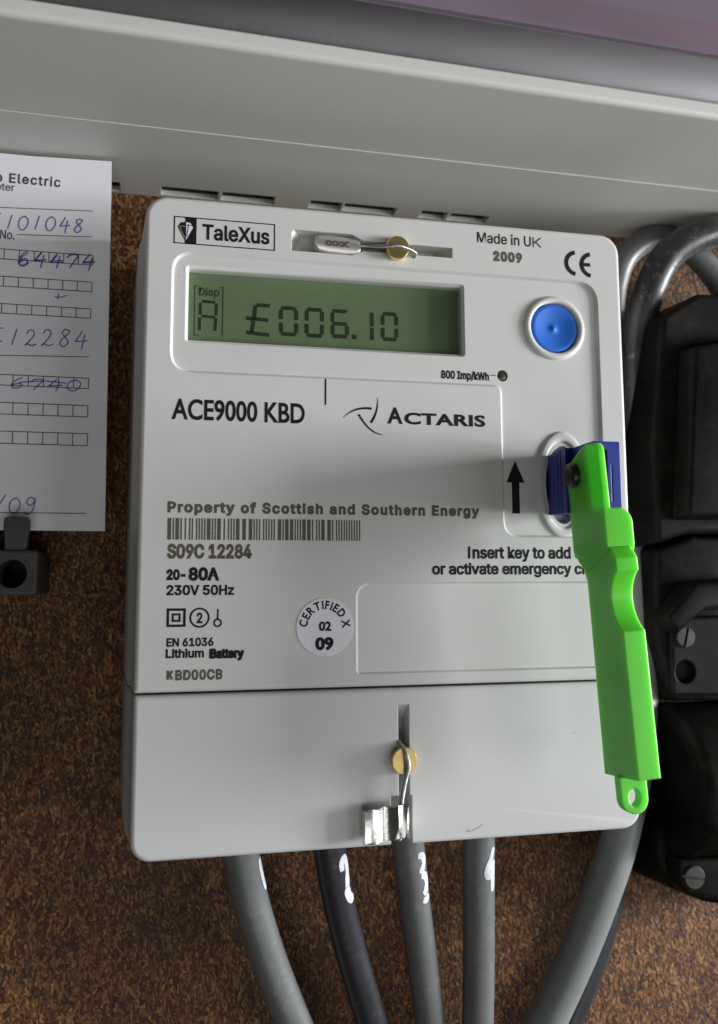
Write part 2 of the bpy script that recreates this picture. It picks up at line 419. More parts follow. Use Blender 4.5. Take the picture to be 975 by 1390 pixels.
# front cover: floor slightly higher than the base, rounded lip, recessed smoked lid
prof = [(9.4, ZB + 0.28)]
r = 1.6
for k in range(9):
    a = math.radians(90 * k / 8); prof.append((YF + r - r * math.sin(a), ZB + 0.5 + r - r * math.cos(a)))
prof += [(YF, ZB + 4.4), (YF + .5, ZB + 4.9), (YF + 4, ZB + 4.9), (YF + 4, 296), (9.4, 296)]
bm = bmesh.new(); bm_loft(bm, [[(-160, y, z) for y, z in prof], [(330, y, z) for y, z in prof]])
from_bm('front_cover', bm, 'unit', unit, 25)
lid_prof = [(YF + 3.8, ZB + 5.1), (YF + .6, ZB + 5.1), (YF - .2, ZB + 5.8), (YF - .4, ZB + 7.2), (YF - .9, ZB + 7.9), (YF - 1.0, ZB + 16.2), (YF + 3.8, ZB + 16.2)]
bm = bmesh.new(); bm_loft(bm, [[(-160, y, z) for y, z in lid_prof], [(330, y, z) for y, z in lid_prof]])
lid = from_bm('lid_frame', bm, 'lid', unit, 25)
box('groove_shade', -160, 330, YF + 2.6, YF + 3.8, ZB + 16.3, ZB + 17.3, 'dark', unit)  # black strip put in for the dark of the open gap
box('lid_window', -160, 330, YF - 1.6, YF - .2, ZB + 17.2, 290, 'pane', unit)
box('red_reflection', 92, 190, YF + 0.2, YF + 2.6, ZB + 21.5, ZB + 28, 'red', unit, bev=1.0)  # added red bar imitating a red reflection in the glossy lid
for o in unit.children:                             # the box hangs a little askew
    for v in o.data.vertices: v.co.y += 0.034 * (v.co.x - 0.03) * (0.052 - v.co.y) / 0.082

# ================================================================== the meter
meter = thing('electricity_meter', (65, 52, 0), 'light grey prepayment electricity meter with green display and blue button', 'electricity meter')
ZS = at(500, 934).z                                # seam between case and terminal cover
def shell(name, z0, z1, rad, top, bottom, m):
    rings = []
    def ring(y, o):
        zz0 = z0 - (o if bottom else min(o, 0)); zz1 = z1 + (min(o, 0) - max(o, 0) * 0.3 if top else min(o, 0))
        rr = [max(0.3, q + o) if q > 1 else max(0.25, q) for q in rad]
        return [(x, y, z) for x, z in rrect(-o, 130.9 + o, zz0, zz1, rr)]
    R0 = 1.1
    for k in range(6):
        a = math.radians(90 * k / 5); rings.append(ring(R0 - R0 * math.sin(a) if 0 else R0 * (1 - math.sin(a)), -R0 + R0 * math.cos(a)))
    rings = rings[::-1]
    rings += [ring(18, 1.5), ring(19, 2.1), ring(44, 3.8), ring(51.9, 4.4)]
    bm = bmesh.new(); bm_loft(bm, rings)
    return from_bm(name, bm, m, meter, 30)
case = shell('case', ZS + 0.28, HM, (0.5, 0.5, 5.6, 5.6), True, False, 'case')
cover = shell('terminal_cover', -0.8, ZS - 0.28, (4.6, 5.2, 0.5, 0.5), False, True, 'cover')
DL = 0.9                                           # depth of the L shaped recess
# L shaped recess
Lp = [xz(233, 502), xz(675, 521), xz(686, 727), xz(822, 731), xz(810, 387), xz(237, 345)]
x0 = Lp[0][0]; xr = at(813, 500).x; zt = at(500, 362).z; zb1 = at(450, 512).z; xs = at(684, 620).x; zb2 = at(720, 727).z
Lpoly = round_poly([(x0, zb1), (xs, zb1), (xs, zb2), (xr, zb2), (xr, zt), (x0, zt)], [5, 2, 4, 2, 6, 5], 6)
cuts = [cutter(offset_poly(Lpoly, 0.55), -1, DL, None)]
bpy.data.objects.remove(cuts.pop())
cuts.append(cutter(offset_poly(Lpoly, 0.75), -0.4, DL, offset_poly(Lpoly, -0.15)))
# plain recessed panel, lower right
pA = at(485, 792); pB = at(822, 913)
pp = rrect(pA.x, at(822, 860).x, at(484, 914).z, pA.z, (0.8, 0.8, 3, 3.6))
cuts.append(cutter(offset_poly(pp, 0.45), -0.3, 0.55, offset_poly(pp, -0.1)))
# display opening
wA = at(256, 362, DL); wB = at(629, 485, DL)
wx0, wx1, wz0, wz1 = wA.x, wB.x, at(254, 461, DL).z, at(256, 362, DL).z
wp = rrect(wx0, wx1, wz0, wz1, 0.4, 3)
cuts.append(cutter(offset_poly(wp, 0.9), DL - 0.35, DL + 0.9, offset_poly(wp, -0.2)))
cuts.append(cutter(offset_poly(wp, -0.15), DL - 0.3, DL + 4.6))
# seal slot at the top
sp = [xz(396, 340), xz(476, 349), xz(494, 339), xz(617, 351), xz(617, 337), xz(494, 324), xz(484, 320), xz(396, 310)]
zc = at(500, 332).z
sl = at(396, 325).x; s1 = at(478, 335).x; s2 = at(494, 335).x; s3 = at(617, 345).x
za = at(396, 340).z; zbb = at(396, 311).z; zn0 = at(560, 346).z; zn1 = at(560, 332).z
sp = [(sl, za), (s1, za), (s2, zn0), (s3, zn0), (s3, zn1), (s2, zn1), (s1, zbb), (sl, zbb)]
cuts.append(cutter(sp, -1, 5.0, [(sl + .3, za + .3), (s1, za + .3), (s2, zn0 + .2), (s3 - 3.5, zn0 + .2), (s3 - 3.5, zn1 - .2), (s2, zn1 - .2), (s1, zbb - .3), (sl + 3.0, zbb - .3)]))
# diode hole, key socket
lx, lz = xz(682, 510, DL)
def circ(cx, cz, rx, rz=None, n=36):
    rz = rz or rx
    return [(cx + rx * math.cos(2 * math.pi * k / n), cz + rz * math.sin(2 * math.pi * k / n)) for k in range(n)]
cuts.append(cutter(circ(lx, lz, 1.55), 0.2, 2.4))
kx, kz = xz(764, 658, DL); KRX, KRZ = at(801.5, 658, DL).x - kx, at(764, 585, DL).z - kz
cuts.append(cutter(circ(kx, kz, KRX * 0.62, KRZ * 0.74), 0.2, 3.4, circ(kx, kz, KRX * 0.52, KRZ * 0.66)))
bx_, bz_ = xz(752.5, 445.5, DL)
cuts.append(cutter(circ(bx_, bz_, 7.4, None, 48), 0.2, 5))
boolean(case, cuts)
# terminal cover slot, open at the lower edge
n0 = at(541, 1010).x; n1 = at(556, 1010).x; w0 = at(531, 1110).x; w1 = at(560, 1110).x
zt_ = at(548, 953).z; zm = at(545, 1080).z
c1 = cutter([(n0, zm - 1), (n1, zm - 1), (n1, zt_), (n0, zt_)], -1, 7, [(n0, zm - 1), (n1, zm - 1), (n1, zt_ - 5), (n0, zt_ - 5)])
c2 = cutter([(w0, -8), (w1, -8), (w1, zm), (w0, zm)], -1.2, 9)
boolean(cover, [c1, c2])
# dark strip painted in for the shade inside the seam
box('seam_shade', 1.2, 128.8, 3.0, 50, ZS - 0.26, ZS + 0.26, 'dark', meter)
# display: plate, glass, segments
YL = DL + 3.6
box('display_screen', wx0 + 0.25, wx1 - 0.25, YL, YL + 0.8, wz0 + 0.25, wz1 - 0.25, 'lcd', meter)
box('display_window', wx0 + 0.25, wx1 - 0.25, DL + 1.6, DL + 2.2, wz0 + 0.25, wz1 - 0.25, 'clear', meter)
def seg_digit(name, x0, x1, z0, z1, segs, t, par, slant=0.0):
    zm_ = (z0 + z1) / 2; g = t * 0.35; h = t / 2; polys = []
    H = lambda z, xa=x0, xb=x1: [(xa + g + h, z - h), (xb - g - h, z - h), (xb - g, z), (xb - g - h, z + h), (xa + g + h, z + h), (xa + g, z)]
    V = lambda x, za, zb: [(x - h, za + g + h * .4), (x, za + g), (x + h, za + g + h * .4), (x + h, zb - g - h * .4), (x, zb - g), (x - h, zb - g - h * .4)]
    S = {'a': H(z1 - h), 'g': H(zm_), 'd': H(z0 + h), 'f': V(x0 + h, zm_, z1 - h), 'b': V(x1 - h, zm_, z1 - h),
         'e': V(x0 + h, z0 + h, zm_), 'c': V(x1 - h, z0 + h, zm_),
         'p': [(x1 + t * .8, z0), (x1 + t * 2.0, z0), (x1 + t * 2.0, z0 + t * 1.2), (x1 + t * .8, z0 + t * 1.2)]}
    return flat(name, [S[s] for s in segs], YL, 'seg', par)
disp = [('abcdef', 379, 405, 415, 457), ('abcdef', 414, 440, 417, 459), ('acdefgp', 449, 474, 419, 460), ('abcdef', 517, 541, 423, 464)]
for segs, pa, pb, pt, pbm in disp:
    a = at(pa, pt, YL); b2 = at(pb, pbm, YL)
    seg_digit('display_digit', a.x, b2.x, at(pa, pbm - 1.5, YL).z, a.z, segs, 1.05, meter)
a = at(505, 424, YL)
flat('display_digit', [stroke_polys([(a.x, a.z - .4), (a.x, a.z - 3.6)], 1.0)[0], stroke_polys([(a.x, a.z - 4.6), (a.x, at(505, 460, YL).z)], 1.0)[0]], YL, 'seg', meter)
# pound sign made of strokes
def pl(px, py, y=YL): return xz(px, py, y)
ps = []
for pts in (((365, 415), (350, 414)), ((347, 416), (345, 433)), ((344, 437), (342, 450)), ((363, 434.5), (348, 433)), ((343, 433), (336, 432)), ((364, 454.5), (345, 452.5)), ((341, 452), (336, 451))):
    ps += stroke_polys([pl(*q) for q in pts], 1.0)
flat('display_digit', ps, YL, 'seg', meter)
ps = []
for pts in (((272, 412), (272, 426)), ((271, 432), (271, 447)), ((276, 409), (282, 409.5)), ((284, 409.7), (291, 410.2)), ((294, 413), (293.5, 427)), ((293, 433), (292, 448)), ((275, 429), (281, 429.5)), ((284, 430), (291, 430.5))):
    ps += stroke_polys([pl(*q) for q in pts], 0.72)
flat('display_digit', ps, YL, 'seg', meter)
fr = []
for pts in (((264.5, 388), (263.5, 455)), ((303, 390), (302, 456)), ((264, 388), (268, 388)), ((299, 390), (303, 390)), ((263, 454), (270, 455))):
    fr += stroke_polys([pl(*q) for q in pts], 0.22)
flat('display_frame_print', fr, YL, 'segfaint', meter)
text('lettering', 'Disp', 270, 298, 400.5, 390, 'segfaint', meter, YL, off=0.012)
# button
lathe('button_surround', bx_, bz_, [(7.15, DL + 1.5), (7.15, DL - 0.5), (7.5, DL - 0.85), (8.2, DL - 0.95), (8.8, DL - 0.6), (9.2, DL + 0.1), (9.2, DL + 0.3)], 'ring', meter, 64, smooth=60, caps=False)
btn = lathe('button', bx_, bz_, [(6.95, DL + 3), (6.95, DL + 0.35), (6.75, DL - 0.15), (6.3, DL - 0.35), (5.6, DL - 0.2), (4, DL + 0.25), (2.2, DL + 0.5), (0.85, DL + 0.58), (0.6, DL + 0.3), (0.3, DL + 0.12), (0.02, DL + 0.1)], 'blue', meter, 64, smooth=60)
lathe('indicator_light', lx, lz, [(1.5, DL + 1.4), (1.5, DL + 0.5), (1.2, DL + 0.25), (0.6, DL + 0.1), (0.02, DL + 0.05)], 'led', meter, 28, smooth=60)
# key socket ring (oval, raised)
bm = bmesh.new()
rings = []
for s, yy in ((0.60, DL + 2.4), (0.64, DL + 1.2), (0.70, DL - 0.1), (0.735, DL - 0.5), (0.78, DL - 0.62), (0.90, DL - 0.62), (0.95, DL - 0.5), (0.985, DL - 0.1), (1.0, DL + 0.3)):
    sz_ = 0.74 + (s - 0.62) * (1 - 0.74) / 0.38
    rings.append([(kx + KRX * s * math.cos(2 * math.pi * k / 56), yy, kz + KRZ * sz_ * math.sin(2 * math.pi * k / 56)) for k in range(56)])
bm_loft(bm, rings, False, False)
from_bm('key_socket', bm, 'ring', meter, 60)

# ------------------------------------------------------------------ printing on the case
def F(polys, m='ink', name='printed_mark', y=0.0): return flat(name, polys, y, m, meter)
def rectframe(x0, x1, z0, z1, t):
    return [[(x0, z0), (x1, z0), (x1, z0 + t), (x0, z0 + t)], [(x0, z1 - t), (x1, z1 - t), (x1, z1), (x0, z1)],
            [(x0, z0 + t), (x0 + t, z0 + t), (x0 + t, z1 - t), (x0, z1 - t)], [(x1 - t, z0 + t), (x1, z0 + t), (x1, z1 - t), (x1 - t, z1 - t)]]
la = at(236.5, 292.8); lb = at(373.5, 339.6); lzb = at(235.5, 329.8).z
F(rectframe(la.x, lb.x, lzb, la.z, 0.28), name='logo_frame')
bx0 = at(251.5, 310).x; bx1 = at(267, 310).x; ty = la.z - lzb
dcx = bx0 + 0.1
# diamond emblem: dark half on the light ground, light half on the dark bar
dz1 = la.z - ty * 0.22; dz0 = lzb + ty * 0.10; dw = ty * 0.27; dzs = la.z - ty * 0.38
F([[(bx0, lzb + .1), (bx1, lzb + .1), (bx1, la.z - .1), (bx0, la.z - .1)]], name='logo_bar')
F([[(dcx, dz0), (dcx, dz1 + .2), (dcx - dw * .62, dz1), (dcx - dw, dzs)]], name='logo_emblem')
F([[(dcx + .12, dz0 + .3), (dcx + dw * .95, dzs), (dcx + dw * .6, dz1), (dcx + .12, dz1 + .15)]], 'sticker', 'logo_emblem', -0.05)
F(stroke_polys([(dcx + .3, dz0 + 1.2), (dcx + dw * .4, dz1 - .3)], .16) + stroke_polys([(dcx + .2, dz1 - .7), (dcx + dw * .8, dz1 - .7)], .14), 'ink', 'logo_emblem', -0.1)
F(stroke_polys([(dcx - dw * .8, dzs), (dcx - .2, dz0 + 1.0)], .10) + stroke_polys([(dcx - dw * .7, dzs + .15), (dcx - .1, dzs + .15)], .10), 'case', 'logo_emblem', -0.05)
text('lettering', 'TaleXus', 275, 366, 324.0, 304.5, 'ink', meter, off=0.022)
text('lettering', 'Made in U', 648, 721, 328.5, 315, 'ink', meter, off=0.010)
def letter_k(pxl, pxr, pyb, pyt, wd, m):
    a = at(pxl, pyb); t_ = at(pxl, pyt).z; rx = at(pxr, pyb).x; h_ = t_ - a.z; x_ = a.x + wd / 2
    o = F(stroke_polys([(x_, a.z + wd * .3), (x_, t_ - wd * .3)], wd), m, 'lettering')
    F(stroke_polys([(x_ + wd * .3, a.z + h_ * .38), (rx - wd * .6, t_ - wd * .35)], wd * .95), m, 'lettering', -0.012)
    F(stroke_polys([(x_ + (rx - x_) * .28, a.z + h_ * .56), (rx - wd * .6, a.z + wd * .35)], wd * .95), m, 'lettering', -0.024)
letter_k(723.5, 735, 335.2, 322, 0.33, 'ink')
text('lettering', '2009', 670, 709, 353, 341.5, 'inkjet', meter, off=0.055, space=1.15)
# CE mark from two arcs
def arc(cx, cz, r, a0, a1, n=24): return [(cx + r * math.cos(math.radians(a0 + (a1 - a0) * k / n)), cz + r * math.sin(math.radians(a0 + (a1 - a0) * k / n))) for k in range(n + 1)]
def ribbon(name, lines, wd, m, par, y=0.0):
    bm = bmesh.new()
    for i, l in enumerate(lines): bm_ribbon(bm, l, wd, lambda u, v: (u, y - 0.05 - 0.0, v))
    me_o = from_bm(name, bm, m, par, 0); return me_o
c0 = at(783, 357.5); rC = (at(783, 341.5).z - at(783, 374).z) / 2 - 0.35; c1_ = at(804, 360)
ribbon('printed_mark', [arc(c0.x, c0.z, rC, 98, 262), arc(c1_.x - .1, c1_.z, rC, 98, 262)], 1.2, 'ink', meter)
ribbon('printed_mark', [[(c1_.x - rC, c1_.z), (c1_.x - .6, c1_.z)]], 1.05, 'ink', meter, -0.03)
text('lettering', '800 Imp/kWh', 599, 664, 513, 503.0, 'ink', meter, DL, off=0.035)
F([stroke_polys([xz(666, 509.3, DL), xz(673, 509.7, DL)], 0.22)[0]], y=DL)
F(stroke_polys([xz(442.3, 515), xz(442, 549)], 0.42))
text('lettering', 'ACE9000 KBD', 233, 414, 568, 541.5, 'ink', meter, off=0.022, humanist=True)
# emblem: three arcs of dots that swell towards one end, and the maker's lettering
def bez(p, n):
    a, b, c = [Vector(q) for q in p]
    return [a * (1 - t) ** 2 + b * 2 * t * (1 - t) + c * t * t for t in [k / (n - 1) for k in range(n)]]
dots = []
for p in (((467, 566.5), (480, 552), (503, 554.5)), ((512.5, 540.5), (514, 558), (504.5, 572.5)), ((518.5, 590), (502, 588), (488, 564))):
    for k, q in enumerate(bez(p, 15)):
        r_ = 0.15 + 0.22 * (k / 14) ** 0.8
        dots.append(circ(*xz(q.x, q.y), r_, None, 10))
F(dots, name='emblem')
text('lettering', 'A', 526, 547, 574.0, 553.5, 'ink', meter, off=0.03, humanist=True)
text('lettering', 'CTARIS', 549, 659, 575.0, 560.5, 'ink', meter, off=0.035, space=1.05, humanist=True)
text('lettering', 'Property of Scottish and Southern Energy', 227.5, 651, 694.5, 681.5, 'inkjet', meter, off=0.044, space=1.18)
text('lettering', 'S09C 12284', 227, 342, 757.0, 739.5, 'inkjet', meter, off=0.040)
text('lettering', '20-', 226, 252, 786.5, 774, 'ink', meter, off=0.05)
text('lettering', '80A', 256, 298, 787.0, 771.5, 'ink', meter, off=0.045)
text('lettering', '230V 50Hz', 226, 318, 807.5, 795.0, 'ink', meter, off=0.032)
text('lettering', 'EN 61036', 226, 290, 877.5, 867.0, 'ink', meter, off=0.032)
text('lettering', 'Lithium', 225, 277, 893.0, 882, 'ink', meter, off=0.032)
text('lettering', 'Battery', 284, 332, 893.5, 882, 'ink', meter, off=0.018)
text('lettering', 'Battery', 285.5, 331, 893.2, 881.5, 'ink', meter, -0.02, off=0.05)
letter_k(226, 235.5, 923.0, 910.5, 0.62, 'inkjet')
text('lettering', 'BD00CB', 238, 302, 923.0, 910.5, 'inkjet', meter, off=0.040, space=1.1)
F(stroke_polys([xz(637.2, 742.8), xz(637.2, 757.3)], 0.62))
text('lettering', 'nsert key to add credit', 642, 827, 757.5, 742.5, 'ink', meter, off=0.028)
text('lettering', 'or activate emergency credit', 587, 827, 779.3, 765, 'ink', meter, off=0.028)
# bar code
bxa = at(227.5, 720).x; bxb = at(494, 720).x; bz0 = at(228, 732.5).z; bz1 = at(228, 703).z
bars = []; x = bxa; rb = random.Random(12)
mod = (bxb - bxa) / 143.0
while x < bxb - mod * 2:
    wd = mod * rb.choice((1, 1, 1, 2.6)); bars.append([(x, bz0), (x + wd, bz0), (x + wd, bz1), (x, bz1)]); x += wd + mod * rb.choice((0.9, 0.9, 1.0, 2.0))
F(bars, 'inkjet', 'bar_code')
# class II, 2 in a circle, key sign
sa = at(226.5, 826); sb = at(252, 851)
F(rectframe(sa.x, sb.x, sb.z, sa.z, 0.6) + rectframe(sa.x + 1.2, sb.x - 1.2, sb.z + 1.2, sa.z - 1.2, 0.5))
cc = at(271, 838.5)
ribbon('printed_mark', [arc(cc.x, cc.z, 2.2, 0, 360, 40)], 0.46, 'ink', meter)
text('lettering', '2', 267, 275, 845.5, 832.5, 'ink', meter, off=0.03)
ck = at(295.5, 845.5)
ribbon('printed_mark', [arc(ck.x, ck.z, 0.85, 0, 360, 24)], 0.42, 'ink', meter)
F(stroke_polys([(ck.x, ck.z + .85), (ck.x + .05, ck.z + 3.2)], 0.4))
# arrow
ax, az0 = xz(701, 697, DL); _, az1 = xz(701, 625, DL); _, azh = xz(701, 655, DL); aw = at(713, 655, DL).x - at(688.5, 655, DL).x; sw = aw * .42
F([[(ax - sw / 2, az0), (ax + sw / 2, az0), (ax + sw / 2, azh + .0), (ax + aw / 2, azh), (ax, az1), (ax - aw / 2, azh), (ax - sw / 2, azh)]], y=DL, name='printed_arrow')
# round sticker
sx_, sz_ = xz(441, 851); SR = 7.15
st = lathe('round_sticker', sx_, sz_, [(SR, -0.01), (SR, -0.12), (SR - .05, -0.14)], 'sticker', meter, 64)
def arc_text(s, cx, cz, r, a0, a1, h, par, y, off):
    ms = [text_mesh(ch, off, 1, 0, True) if ch != ' ' else None for ch in s]
    wd = [max(v.co.x for v in q.vertices) - min(v.co.x for v in q.vertices) + 0.16 if q else 0.22 for q in ms]
    tot = sum(wd) - wd[0] / 2 - wd[-1] / 2; run = -wd[0] / 2
    for me, w_ in zip(ms, wd):
        fr = (run + w_ / 2) / tot; run += w_
        if me is None: continue
        xs = [v.co.x for v in me.vertices]; mx = (min(xs) + max(xs)) / 2
        k = h / 0.7; a = math.radians(a0 + (a1 - a0) * fr); ca, sa_ = math.cos(a - math.pi / 2), math.sin(a - math.pi / 2)
        for v in me.vertices:
            u, q = (v.co.x - mx) * k * 0.85, v.co.y * k
            v.co = Vector((cx + r * math.cos(a) + u * ca - q * sa_, y - v.co.z * 0.012, cz + r * math.sin(a) + u * sa_ + q * ca))
        link('lettering', me, 'ink', par)
arc_text('CERTIFIED X', sx_, sz_, 4.45, 170, 8, 2.0, meter, -0.17, 0.032)
text('lettering', '02', 433, 450, 856, 844.5, 'ink', meter, -0.14, off=0.04, humanist=True)
text('lettering', '09', 428, 453, 881.5, 866.5, 'ink', meter, -0.14, off=0.055, humanist=True)

# ------------------------------------------------------------------ seals and brass screws
def screw(px, py, r, slot_ang, ytop=-2.2):
    cx, cz = xz(px, py, -1.6)
    o = lathe('brass_screw', cx, cz, [(r * .6, 6), (r * .6, 0.6), (r * .97, 0.5), (r, 0.2), (r, ytop + .35), (r * .93, ytop), (r * .3, ytop - .02), (0.02, ytop - .02)], 'brass', meter, 48)
    bm = bmesh.new(); bm_box(bm, -r * 1.2, r * 1.2, ytop - 1, ytop + 0.9, -.42, .42)
    bmesh.ops.rotate(bm, verts=bm.verts[:], cent=(0, 0, 0), matrix=Matrix.Rotation(math.radians(slot_ang), 3, 'Y'))
    bmesh.ops.translate(bm, verts=bm.verts[:], vec=(cx, 0, cz))
    c = from_bm('cut', bm, 'dark', None, 0); boolean(o, [c]); return cx, cz
s1x, s1z = screw(540, 336, 3.15, 2)
s2x, s2z = screw(549, 1033, 3.3, 88)
# upper seal: crimped capsule with wire to the screw
ca = at(427, 330, 1.2); cb = at(488, 333, 1.2)
caps_len = cb.x - ca.x
bm = bmesh.new(); rings = []
for t, rr in ((0, 1.6), (0.02, 2.2), (0.10, 2.45), (0.3, 2.7), (0.6, 2.7), (0.9, 2.5), (0.97, 2.3), (1.0, 1.7)):
    rings.append([(ca.x + caps_len * t, 1.2 + 1.5 * math.sin(2 * math.pi * k / 24), ca.z - .15 * t * 4 + rr * math.cos(2 * math.pi * k / 24)) for k in range(24)])
bm_loft(bm, rings)
seal = from_bm('seal_capsule', bm, 'sealglass', meter, 50)
for k in range(4):                                  # embossed figures
    xx = ca.x + caps_len * (.30 + .14 * k)
    bm = bmesh.new(); bm_ribbon(bm, arc(xx, ca.z - .3, .62, 0, 360, 16) if k != 3 else arc(xx, ca.z - .3, .7, 60, 300, 12), .36, lambda u, v: (u, -0.42, v))
    from_bm('embossed_figure', bm, 'ferrule', seal, 0)
twisted('seal_wire', [(cb.x - 3, 1.2, cb.z), (cb.x + 2, 0.9, cb.z - .2), (s1x - 3.2, -1.6, s1z + .1), (s1x, -2.55, s1z + .25), (s1x + 3.4, -2.0, s1z - .4), (s1x + 5.0, -1.0, s1z - 1.1), (s1x + 4.3, 1.2, s1z - 1.9), (s1x + 2.0, 2.0, s1z - 2.2)], 0.60, 'steel', meter)
# lower seal: wire from the slot over the screw down to a crimped ferrule
fA = at(495, 1128, -3); fB = at(556, 1118, -3)
for k, dx in enumerate((0.0,)):
    twisted('seal_wire', [(s2x - 1.6 + dx * .4, 3.0, s2z + 4.6), (s2x - .9 + dx * .4, 0.0 - .3 * k, s2z + 4.2), (s2x + .2 + dx * .3, -2.7 - .2 * k, s2z + 1.6), (s2x + .6 + dx * .5, -2.8 - .2 * k, s2z - 1.5), (s2x - .2 + dx, -2.4, s2z - 5), (s2x - 1.0 + dx, -2.4, s2z - 9), (s2x - 1.5 + dx, -2.6, s2z - 13), (s2x - 1.7 + dx, -2.6, s2z - 18.6)], 0.68, 'steel', meter)
fl = at(494, 1128, -3.4).x; fm1 = at(519, 1128, -3.4).x; fm2 = at(534, 1124, -3.4).x; frr = at(556, 1120, -3.4).x
ft = at(535, 1099, -3.4).z; fb = at(535, 1141, -3.4).z
# the ferrule in plan: a folded strip with a pressed barrel round the wires
plan = [(fl, -2.0), (fl + .25, -3.6), (fl + 1.6, -3.9), (fl + 3.2, -3.6), (fl + 4.0, -2.9), (fm1 + .6, -2.7), (fm2 - 1.0, -2.9), (fm2 - .2, -3.6), (fm2 + 1.1, -4.6), (fm2 + 2.2, -4.0), (fm2 + 2.7, -3.4), (fm2 + 3.3, -4.0), (frr - .3, -3.9), (frr, -3.0)]
plan_back = [(x, y + (0.55 if i < 6 else 1.6)) for i, (x, y) in enumerate(plan)][::-1]
loop = plan + plan_back
bm = bmesh.new(); rings = []
for k, (z, sk, sh) in enumerate(((fb - .3, 0.12, .86), (fb, 0, 1), (fb * .5 + ft * .5, .05, 1.03), (ft, 0.0, 1), (ft + .3, .12, .9))):
    rings.append([(x + sk, -3.0 + (y + 3.0) * sh, z + (x - fl) * 0.10 - .35 + .22 * math.sin(x * 1.7)) for x, y in loop])
bm_loft(bm, rings)
from_bm('seal_ferrule', bm, 'ferrule', meter, 50)

# ================================================================== key in the socket
ka = math.radians(4.0)
KX0, _, KZ0 = at(745, 650)
KO = Vector((KX0, 0, KZ0)); KDN = Vector((math.sin(ka), 0, -math.cos(ka))); KRT = Vector((math.cos(ka), 0, math.sin(ka)))
def K(x, y, s): return KO + KRT * (x + 1.7) + KDN * (s * 1.02 + 0.3) + Vector((0, y * 1.065, 0))
key = thing('prepayment_key', (KX0, -2, KZ0), 'bright green plastic meter key with blue plug hanging from the socket', 'meter key')
def ksolid(prof, x0, x1):
    bm = bmesh.new(); bm_loft(bm, [[K(x0, y, s) for y, s in prof], [K(x1, y, s) for y, s in prof]])
    return from_bm('handle', bm, 'green', key, 0)
# plug
pz1 = at(745, 616).z; pz0 = at(745, 701).z; pxr = at(786, 650).x; pY = -22.5
bm = bmesh.new()
bm_prism(bm, [(KX0 - .2, pz0), (pxr, pz0), (pxr, pz1), (KX0 - .2, pz1)], -10.9, 3.0, [(KX0 + .4, pz0 + .5), (pxr - .3, pz0 + .5), (pxr - .3, pz1 - .5), (KX0 + .4, pz1 - .5)])
bm_box(bm, KX0 + 1.75, pxr, pY, -10.91, pz0, pz1)
plug = from_bm('plug', bm, 'keyblue', key, 0)
cs = []
for k in range(4):                                  # ribs on the side
    y0 = -1.2 - 2.1 * k
    bm = bmesh.new(); bm_box(bm, KX0 - 1.5, KX0 + .16, y0 - 0.6, y0, pz0 - 1, pz1 + 1); cs.append(from_bm('cut', bm, 'dark', None, 0))
bm = bmesh.new(); bm_box(bm, KX0 + 4.0, KX0 + 5.4, pY - 1, pY + 2.5, pz0 + 1.0, pz1 - 2.2); cs.append(from_bm('cut', bm, 'dark', None, 0))
bm = bmesh.new(); bm_box(bm, KX0 + 6.3, KX0 + 6.7, pY - 1, pY + .6, pz0 + 2, pz1 - 6); cs.append(from_bm('cut', bm, 'dark', None, 0))
boolean(plug, cs)
box('plug_tip', KX0 + .3, pxr - .3, 3.1, 14, pz0 + .6, pz1 - .6, 'rivet', key)
# handle: cheek, upper block, bar
cheek = round_poly([(-10.6, 10.4), (-10.8, -1.5), (-20.5, -6.0), (-27.0, -5.6), (-27.2, 10.4)], [0, 2.5, 2.5, 2.2, 0], 5)
h = ksolid(cheek, -1.9, 0.0 - .25)
blk = [(-10.5, 9.9), (-27.2, 9.9), (-27.0, 18.6), (-26.6, 19.8), (-15.6, 24.5), (-12.6, 22.0), (-10.3, 19.5)]
b1 = ksolid(blk, -1.9, 5.2)
bar = [(-12.4, 19.4), (-27.2, 19.0), (-28.9, 20.6), (-29.6, 21.6), (-29.7, 24.5), (-29.9, 71.0), (-14.6, 72.6), (-15.4, 27.0)]
b2 = ksolid(bar, -1.6, 3.9)
boolean(h, [b1, b2], 'UNION')
# round the outer upper corner, scoop the thumb notch
bm = bmesh.new(); n = 48; R_ = 8.2; yc, sc_ = -34.2, 31.3
bm_loft(bm, [[K(xx, yc + R_ * math.cos(2 * math.pi * k / n), sc_ + R_ * math.sin(2 * math.pi * k / n)) for k in range(n)] for xx in (-6, 9)])
c1 = from_bm('cut', bm, 'dark', None, 0)
bm = bmesh.new(); cp = [(6.5, 8.0), (6.5, 14.0)] + [(5.2 - 3.6 + 3.6 * math.cos(math.radians(a)), 13.5 - 3.6 * math.sin(math.radians(a))) for a in range(0, 91, 10)] + [(1.6, 8.0)]
bm_loft(bm, [[K(x, -8, s) for x, s in cp], [K(x, -32, s) for x, s in cp]])
c2 = from_bm('cut', bm, 'dark', None, 0)
boolean(h, [c1, c2])
